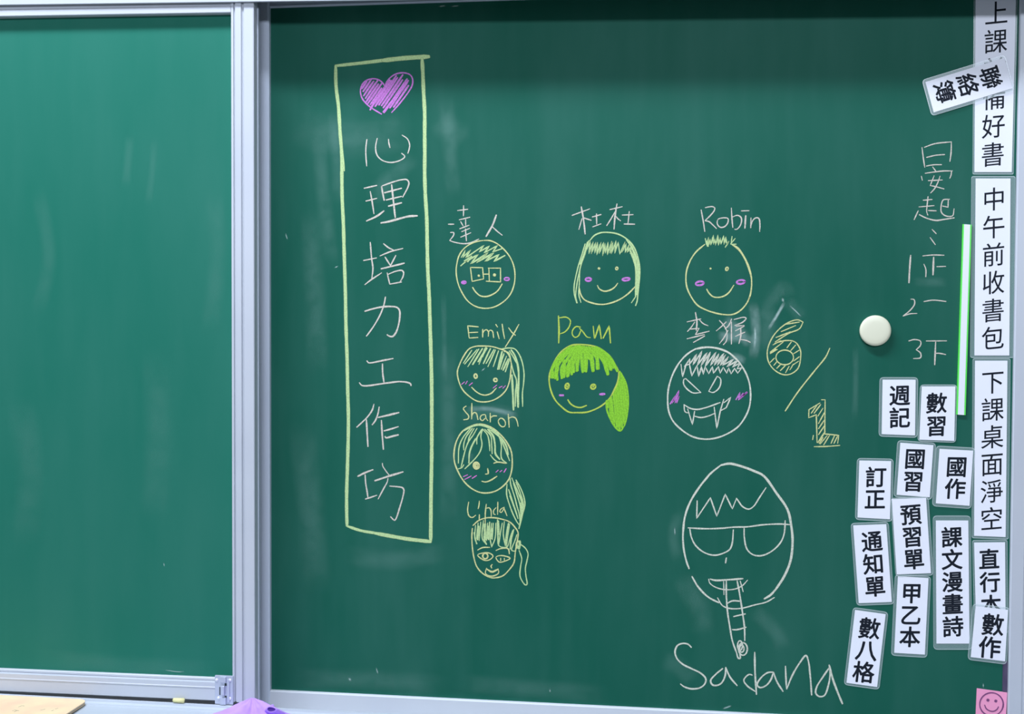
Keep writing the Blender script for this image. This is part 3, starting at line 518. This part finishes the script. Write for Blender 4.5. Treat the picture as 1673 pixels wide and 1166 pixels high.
# ------------------------------------------------------------------ laminated cards
SLEEVE_PAD = 6.0
def glyphs(ch):
    cv = bpy.data.curves.new('glyph', 'FONT'); cv.body = ch; cv.size = 1.0; cv.align_x = 'LEFT'; cv.offset = GLYPH_OFF[0]; cv.resolution_u = 4
    o = bpy.data.objects.new('glyph', cv); COL.objects.link(o)
    me = o.to_mesh()
    vs = [(v.co.x, v.co.y) for v in me.vertices]; fs = [tuple(p.vertices) for p in me.polygons]
    o.to_mesh_clear(); bpy.data.objects.remove(o); bpy.data.curves.remove(cv)
    return vs, fs
GLYPH_OFF = [0.0]
def card(nm, cat, label, group, quad, Y, chars, first, last, size, bold=0.0, slant=0.06, pad=(6, 6, 6, 6), aspect=1.0, rad=7.0):
    """quad = paper corners TL TR BR BL in card orientation; chars run from first to last centre"""
    TLp, TRp, BRp, BLp = [Vector(p) for p in quad]
    r = ((TRp - TLp) + (BRp - BLp)).normalized(); d = ((BLp - TLp) + (BRp - TRp)).normalized()
    mid = (TLp + TRp + BRp + BLp) / 4
    t = thing(nm, at(mid.x, mid.y, Y), label, cat, group)
    # sleeve: rounded slab, clear inside, paler along the rim
    pl, pt, pr, pb = pad
    C4 = [TLp - r * pl - d * pt, TRp + r * pr - d * pt, BRp + r * pr + d * pb, BLp - r * pl + d * pb]
    def rounded(cs, rad):
        out = []
        for i in range(4):
            p, a, b = cs[i], cs[i - 1], cs[(i + 1) % 4]
            u, v = (a - p).normalized() * rad, (b - p).normalized() * rad
            for k in range(6):
                s = k / 5; out.append(p + u * (1 - s) ** 2 + v * s ** 2)
        return out
    bm = bmesh.new()
    ctr = sum(C4, Vector((0, 0))) / 4
    o1 = rounded(C4, rad)
    inn = [p + (ctr - p).normalized() * 1.3 for p in o1]
    Yf, Yb = Y - 0.0004, Y
    vo = [bm.verts.new(at(p.x, p.y, Yf)) for p in o1]; vi = [bm.verts.new(at(p.x, p.y, Yf)) for p in inn]
    vb = []
    for v in vo: vb.append(bm.verts.new((v.co.x, Yb, v.co.z)))
    n = len(o1)
    for i in range(n):
        j = (i + 1) % n
        bm.faces.new((vo[i], vo[j], vi[j], vi[i])).material_index = 1
        bm.faces.new((vo[j], vo[i], vb[i], vb[j])).material_index = 1
    bm.faces.new(vi).material_index = 0
    bmesh.ops.recalc_face_normals(bm, faces=bm.faces)
    link('laminate_sleeve', bm, [FILM, RIM], t, 'clear plastic border')
    # paper
    bm = bmesh.new(); Yp = Yf - 0.00008
    a = [bm.verts.new(at(p[0], p[1], Yp - .0002)) for p in quad]
    b = [bm.verts.new((v.co.x, Yp, v.co.z)) for v in a]
    bm.faces.new(a); bm.faces.new(b[::-1])
    for i in range(4): bm.faces.new((a[i], b[i], b[(i + 1) % 4], a[(i + 1) % 4]))
    bmesh.ops.recalc_face_normals(bm, faces=bm.faces)
    link('paper_insert', bm, PAPER, t)
    # lettering
    bm = bmesh.new(); n = len(chars); Yi = Yp - .00032
    f, l = Vector(first), Vector(last)
    for i, ch in enumerate(chars):
        c = f + (l - f) * (i / max(1, n - 1))
        vs, fs = glyphs(ch)
        cx, cy = 0.5, 0.38
        em = size * 1.07
        vv = []
        offs = [(0, 0)] if not bold else [(bold * math.cos(k * math.tau / 8), bold * math.sin(k * math.tau / 8)) for k in range(8)]
        for io, (ox, oy) in enumerate(offs):
            vv = []
            for gx, gy in vs:
                gx, gy = (gx - cx) * aspect + ox, gy - cy + oy
                gy += slant * gx
                p = c + r * (gx * em) - d * (gy * em)
                vv.append(bm.verts.new(at(p.x, p.y, Yi - io * 2e-6)))
            for q in fs:
                try: bm.faces.new([vv[k] for k in q])
                except ValueError: pass
    for fce in bm.faces:
        fce.normal_update()
        if fce.normal.y > 0: fce.normal_flip()
    link('printed_lettering', bm, INK, t, 'black printed characters')
    return t

G1 = 'long laminated reminder strips down the right edge of the board'
G2 = 'small laminated homework cards on the board'
card('laminated_strip', 'laminated strip', 'long white laminated strip topmost on the right edge, crossed by the sideways card', G1, [(1594, -12), (1660, -12), (1653, 281), (1592, 281)], -0.0006, '上課前備好書', (1628, 21), (1622, 252), 39, 0.003, 0.10, (3, 3, 3, 4), .95, 3)
card('laminated_strip', 'laminated strip', 'long white laminated strip second from the top, right of the green striped magnet', G1, [(1594, 291.5), (1651, 291.5), (1649, 580.5), (1592, 580.5)], -0.0009, '中午前收書包', (1624, 325), (1622, 552), 38, 0.003, 0.10, (7, 4, 8, 4), .95, 4)
card('laminated_strip', 'laminated strip', 'long white laminated strip third from the top, right of the homework cards', G1, [(1593, 589), (1646, 589), (1643, 877), (1591.5, 875)], -0.0006, '下課桌面淨空', (1622, 624), (1620, 847), 38, 0.003, 0.10, (4, 4, 5, 4), .95, 4)
card('laminated_strip', 'laminated strip', 'white laminated strip lowest on the right edge, its lower end under a small card', G1, [(1591.5, 886), (1642, 885.5), (1643, 1030), (1595, 1030)], -0.0009, '直行本', (1616, 913), (1619, 988), 33, 0.021, 0.05, (3, 4, 4, 4), .98, 4)
def hw(label, quad, Y, chars, first, last, size, pad=(6, 6, 6, 6), bold=0.021):
    return card('laminated_card', 'laminated card', label, G2, quad, Y, chars, first, last, size, bold, 0.05, pad)
hw('small white laminated card overlapping the lower end of the lowest edge strip', [(1594, 990), (1647, 996), (1642, 1080), (1586, 1073)], -0.0022, '數作', (1622, 1020), (1617, 1057), 35, (5, 4, 3, 5))
hw('tall narrow white laminated card with five characters, left of the lowest edge strip', [(1529, 850), (1582, 850), (1584, 1051), (1530, 1051)], -0.0006, '課文漫畫詩', (1555, 877), (1557, 1023), 33, (5, 8, 4, 10))
hw('white laminated two character card left of the third edge strip, right of the middle ones', [(1535, 733), (1590, 736), (1584, 826), (1529, 822)], -0.0014, '國作', (1563, 762), (1560.5, 798), 33, (6, 5, 3, 5))
hw('white laminated card touching the lower end of the green striped magnet at its left', [(1506, 631), (1561, 631), (1559, 720), (1502, 718)], -0.0012, '數習', (1530, 658), (1530, 695.5), 33, (3, 3, 3, 3))
hw('topmost and leftmost upright white laminated card, below the round magnet', [(1442, 620), (1496, 620), (1495, 711), (1440.5, 709)], -0.0006, '週記', (1470, 645.5), (1470, 682), 33, (5, 4, 4, 4))
hw('white laminated card with two characters in the middle, above the three character card it touches', [(1471, 723), (1525, 727), (1519, 812), (1465, 808)], -0.0006, '國習', (1495, 749), (1492, 786), 33, (5, 4, 4, 4))
hw('white laminated card with two characters at the left end of the middle row', [(1404, 752), (1456, 753), (1454, 848), (1401, 845)], -0.0006, '訂正', (1431, 779), (1429.5, 815), 33, (4, 4, 4, 4))
hw('white laminated card with three characters in the middle column, tucked between two others', [(1457, 815), (1513, 813), (1521, 936), (1465, 938)], -0.0013, '預習單', (1488, 840), (1493, 913), 33, (2, 2, 4, 4))
hw('white laminated card leaning left with three characters, above the lowest leftmost card', [(1394, 858), (1448, 856), (1457, 983), (1403, 985)], -0.0006, '通知單', (1424.5, 884), (1429.5, 957.5), 33, (4, 4, 4, 4))
hw('white laminated card with three characters below the tucked middle card', [(1467, 941), (1517, 944), (1511, 1069), (1461, 1066)], -0.0006, '甲乙本', (1489.5, 968.5), (1486.5, 1040), 33, (5, 3, 4, 5))
hw('lowest and leftmost white laminated card, tilted clockwise', [(1397, 996), (1447, 1003), (1433, 1122), (1383, 1115)], -0.0006, '數八格', (1420.5, 1026), (1411, 1097.5), 34, (4, 4, 4, 4))
hw('sideways white laminated card with black characters lying across the topmost edge strip', [(1641, 94.5), (1654.5, 144), (1525.5, 183.5), (1512, 134)], -0.0026, '聯絡簿', (1619, 126.5), (1544, 149.5), 34, (5, 2, 5, 5), 0.018)

# ------------------------------------------------------------------ pink note, magnets
NOTE = mat('pink_note_paper', (0.92, 0.36, 0.55), 0.7, 0, 0.3)
PEN = mat('purple_grey_pen', (0.16, 0.06, 0.16), 0.8)
nq = [(1596, 1124), (1645.5, 1131), (1643, 1182), (1593.5, 1178)]
t = thing('sticky_note', at(1620, 1150, -0.0006), 'pink square note with a drawn smiling face, lower right corner of the board', 'note')
bm = bmesh.new(); a = [bm.verts.new(at(p[0], p[1], -.0010)) for p in nq]; b = [bm.verts.new((v.co.x, -.0002, v.co.z)) for v in a]
bm.faces.new(a); bm.faces.new(b[::-1])
for i in range(4): bm.faces.new((a[i], b[i], b[(i + 1) % 4], a[(i + 1) % 4]))
bmesh.ops.recalc_face_normals(bm, faces=bm.faces); link('note_paper', bm, NOTE, t)
C_PEN = chalk_mat('purple_pen_line', (0.20, 0.07, 0.20), 0.85, 0.1)
c = Chalk(-.0011, (1560, 1040, 9.26)); c.ring(555, 1020, 178, 175, 2.2, 0, 24)
c.dot(500, 957, 28).dot(620, 970, 28).S('450,1030 475,1085 530,1120 590,1125 640,1095 660,1055', 2.2)
c.done('drawn_smile', C_PEN, t, 'dark outlined smiling face')

# long striped magnet
STRIPE = mat('lime_green_plastic', (0.10, 0.80, 0.08), 0.45)
WHT = mat('white_plastic', (0.80, 0.83, 0.88), 0.45)
tq = [(1573, 366), (1587.5, 367), (1577.5, 678), (1562.5, 677)]
t = thing('magnetic_strip', at(1575, 520, 0), 'thin white magnetic strip with lime green sides, left of the second edge strip', 'magnet')
def slab(bm, q, Yf, Yb):
    a = [bm.verts.new(at(p[0], p[1], Yf)) for p in q]; b = [bm.verts.new((v.co.x, Yb, v.co.z)) for v in a]
    fs = [bm.faces.new(a), bm.faces.new(b[::-1])] + [bm.faces.new((a[i], b[i], b[(i + 1) % 4], a[(i + 1) % 4])) for i in range(4)]
    bmesh.ops.recalc_face_normals(bm, faces=fs)
def lerp(p, q, s): return (p[0] + (q[0] - p[0]) * s, p[1] + (q[1] - p[1]) * s)
def sub(q, s0, s1): return [lerp(q[0], q[1], s0), lerp(q[0], q[1], s1), lerp(q[3], q[2], s1), lerp(q[3], q[2], s0)]
bm = bmesh.new(); slab(bm, sub(tq, .16, .84), -.0034, -.0003); link('white_core', bm, WHT, t)
for s0, s1 in ((0, .17), (.83, 1)):
    bm = bmesh.new(); slab(bm, sub(tq, s0, s1), -.0032, -.0003); link('green_border', bm, STRIPE, t)
# dark strip by the right frame
DKP = mat('dark_violet_rubber', (0.05, 0.035, 0.085), 0.6, 0, 0.5, (0.11, 0.09, 0.15), 60, (1, 1, .3))
bm = bmesh.new(); slab(bm, [(1638.5, 1080), (1646.2, 1080), (1646, 1130.5), (1637.5, 1129)], -.0008, -.0002)
tag(link('magnetic_strip', bm, DKP), 'short dark violet strip beside the right frame, above the pink note', 'magnet')
# round magnet
CREAM = mat('cream_plastic', (0.74, 0.74, 0.55), 0.4, 0, 0.5)
c0 = at(1431, 540, -.010); rad = (at(1457, 540, -.010) - at(1405, 540, -.010)).length / 2
bm = bmesh.new()
prof = [(0, -.0102), (.55, -.0101), (.8, -.0098), (.9, -.0092), (.96, -.0082), (.99, -.0068), (1.0, -.005), (.985, -.002), (.97, -.0004), (.0, -.0004)]
rings = []
for rr, yy in prof[1:-1]: rings.append([bm.verts.new((c0.x + rr * rad * math.cos(k * math.tau / 48), yy, c0.z + rr * rad * math.sin(k * math.tau / 48))) for k in range(48)])
f0 = bm.verts.new((c0.x, prof[0][1], c0.z))
for k in range(48): bm.faces.new((f0, rings[0][k], rings[0][(k + 1) % 48]))
for A, B in zip(rings, rings[1:]):
    for k in range(48): bm.faces.new((A[k], B[k], B[(k + 1) % 48], A[(k + 1) % 48]))
bm.faces.new(rings[-1]); bmesh.ops.recalc_face_normals(bm, faces=bm.faces)
tag(link('round_magnet', bm, CREAM, smooth=True), 'round cream magnet on the board left of the chalk tally list', 'magnet')

# ------------------------------------------------------------------ things on the tray
COVER = mat('worn_tan_cover', (0.86, 0.66, 0.40), 0.7, 0, 0.3, (0.80, 0.55, 0.36), 25, (1, 1, 1))
PAGES = mat('book_page_edges', (0.72, 0.70, 0.66), 0.8, 0, 0.2, (0.55, 0.56, 0.54), 200, (.1, .1, 4))
bz = lz - .0028; bt = .0055
t = thing('exercise_book', (-.45, -.11, bz), 'worn tan exercise book lying in the tray below the bare board', 'book')
pA = at_z(-60, 1139.5, bz + bt); pB = at_z(131, 1144.3, bz + bt)
yb = -0.086
xr = at(139, 1150, yb - .012).x
def plate(bm, x0, x1, y0, y1, z0, z1, rad, seg=6):
    out = []
    for cx, cy, a0 in ((x1 - rad, y1 - rad, 0), (x0 + rad, y1 - rad, 90), (x0 + rad, y0 + rad, 180), (x1 - rad, y0 + rad, 270)):
        for k in range(seg + 1):
            a = math.radians(a0 + 90 * k / seg); out.append((cx + rad * math.cos(a), cy + rad * math.sin(a)))
    lo = [bm.verts.new((x, y, z0)) for x, y in out]; hi = [bm.verts.new((x, y, z1)) for x, y in out]
    n = len(out); fs = [bm.faces.new(hi), bm.faces.new(lo[::-1])] + [bm.faces.new((lo[i], lo[(i + 1) % n], hi[(i + 1) % n], hi[i])) for i in range(n)]
    bmesh.ops.recalc_face_normals(bm, faces=fs)
bm = bmesh.new(); plate(bm, -.62, xr, -.198, yb, bz + bt - .0016, bz + bt, .016); link('book_cover', bm, COVER, t)
bm = bmesh.new(); plate(bm, -.62, xr - .001, -.197, yb - .0005, bz, bz + .0014, .014); link('book_cover', bm, COVER, t)
bm = bmesh.new()
for i in range(4): plate(bm, -.62, xr - .002 + random.uniform(-.0012, .0012), -.1965, yb - .001, bz + .0014 + i * (bt - .003) / 4, bz + .0014 + (i + .8) * (bt - .003) / 4, .014)
link('page_block', bm, PAGES, t)
MARK = chalk_mat('faded_green_print', (0.22, 0.30, 0.20), 0.7, 0.5, 900)
def mark(pts, wdt):
    bm = bmesh.new(); lay = bm.verts.layers.float_color.new('edge')
    z = bz + bt + .0001
    for (ax, ay), (bx, by) in zip(pts, pts[1:]):
        p, q = at_z(ax, ay, z), at_z(bx, by, z); d = (q - p); n = Vector((-d.y, d.x, 0)).normalized() * wdt
        vs = [bm.verts.new(v) for v in (p - n, q - n, q + n, p + n)]
        for v in vs: v[lay] = (.2, .2, .2, 1)
        bm.faces.new(vs)
    link('cover_print', bm, MARK, t, 'small faded mark')
for p in ([(20, 1161), (24, 1159.5), (27, 1160), (31, 1160.8)], [(23, 1162.5), (28, 1160)], [(30, 1154.5), (36, 1152.5), (40, 1153)], [(84, 1161), (88, 1159.5)], [(90, 1158), (95, 1156.5)], [(66, 1160), (74, 1158)]): mark(p, .0006)

# purple cloth
CLOTH = mat('purple_cloth', (0.52, 0.33, 0.86), 0.9, 0, 0.2, (0.44, 0.25, 0.80), 30)
cc = at_z(414, 1158, TZ)
t = thing('cleaning_cloth', (cc.x, -.105, TZ), 'crumpled purple cloth lying in the tray below the joint of the two boards', 'cloth')
bm = bmesh.new(); NA, NR = 72, 18
from mathutils import noise as mn
pk = at(411.5, 1141.5, -.0975)
def fz(y): return lz - .0028 if y > -.0940 else lz - .0044 + (y + .094) * .0179
TZ = lz - .0046
cx0, cy0 = pk.x + .004, -.115
top = bm.verts.new((pk.x, -.0975, pk.z)); rows = []
for i in range(1, NR + 1):
    q = i / NR; ring = []
    for k in range(NA):
        a = k * math.tau / NA
        R = .064 + .007 * math.sin(2 * a + .6) + .005 * math.sin(5 * a + 1)
        ex, ey = cx0 + R * math.cos(a) * 1.05, min(cy0 + R * math.sin(a) * (.62 if math.sin(a) > 0 else 1.0), -.0815)
        x, y = pk.x + (ex - pk.x) * q, -.0975 + (ey + .0975) * q
        ridge = .5 * math.sin(3 * a + 2.2) + .32 * math.sin(7 * a + 2.5 * q) + .15 * math.sin(13 * a + 5 * q)
        h = (pk.z - TZ) * (1 - q) ** 1.35
        h += .0065 * ridge * math.sin(math.pi * min(1, q * 1.05)) + .0022 * mn.noise((x * 110, y * 110, 3)) * min(1, q * 3)
        h += .0032 * (1 - q ** 6)
        ring.append(bm.verts.new((x, y, max(TZ + h, fz(y) + .0008 + .0003 * mn.noise((x * 90, y * 90, 1))))))
    rows.append(ring)
for k in range(NA): bm.faces.new((top, rows[0][k], rows[0][(k + 1) % NA]))
for A, B in zip(rows, rows[1:]):
    for k in range(NA): bm.faces.new((A[k], B[k], B[(k + 1) % NA], A[(k + 1) % NA]))
bmesh.ops.recalc_face_normals(bm, faces=bm.faces)
for f in bm.faces:
    if f.normal.z < 0: f.normal_flip()
link('cloth_sheet', bm, CLOTH, t, smooth=True)
# a rolled corner of the cloth, open toward the room
bm = bmesh.new(); N = 24; rows = []
m0 = at(443.5, 1159, -.128)
for i in range(9):
    q = i / 8; ring = []
    rx, rz = .0070 * (1 - .7 * q), .0033 * (1 - .6 * q)
    for k in range(N):
        a = k * math.tau / N
        droop = .6 + .4 * math.cos(a)
        ring.append(bm.verts.new((m0.x + rx * math.cos(a) - .010 * q, m0.y + .034 * q, m0.z + rz * math.sin(a) * (1.15 - .25 * math.cos(a)) - .0045 * q)))
    rows.append(ring)
lip = [bm.verts.new(v.co + Vector((.0022 * math.cos(k * math.tau / N), .0015, .0016 * math.sin(k * math.tau / N)))) for k, v in enumerate(rows[0])]
skirt = [bm.verts.new((v.co.x + .009 * math.cos(k * math.tau / N), v.co.y + .012, max(fz(v.co.y) + .002, v.co.z - .010))) for k, v in enumerate(lip)]
rows = [skirt, lip] + rows
for A, B in zip(rows, rows[1:]):
    for k in range(N): bm.faces.new((A[k], B[k], B[(k + 1) % N], A[(k + 1) % N]))
bm.faces.new(rows[-1])
link('rolled_corner', bm, CLOTH, t, smooth=True)

# small chalk stub under the left board
STUB = mat('pale_yellow_chalk_stick', (0.78, 0.74, 0.36), 0.9)
bm = bmesh.new(); p = at(292, 1143.5, -.0745)
bmesh.ops.create_cone(bm, cap_ends=True, segments=18, radius1=.0034, radius2=.0040, depth=.019, matrix=Matrix.Translation((p.x, -.0745, lz + .0047)) @ Matrix.Rotation(math.pi / 2, 4, 'Y'))
bmesh.ops.bevel(bm, geom=[e for e in bm.edges if len(e.link_faces) == 2 and e.calc_face_angle(0) > 1], offset=.0008, segments=2, affect='EDGES')
tag(link('chalk_stick', bm, STUB, smooth=True), 'short pale yellow chalk stub on the tray lip under the bare board', 'chalk')
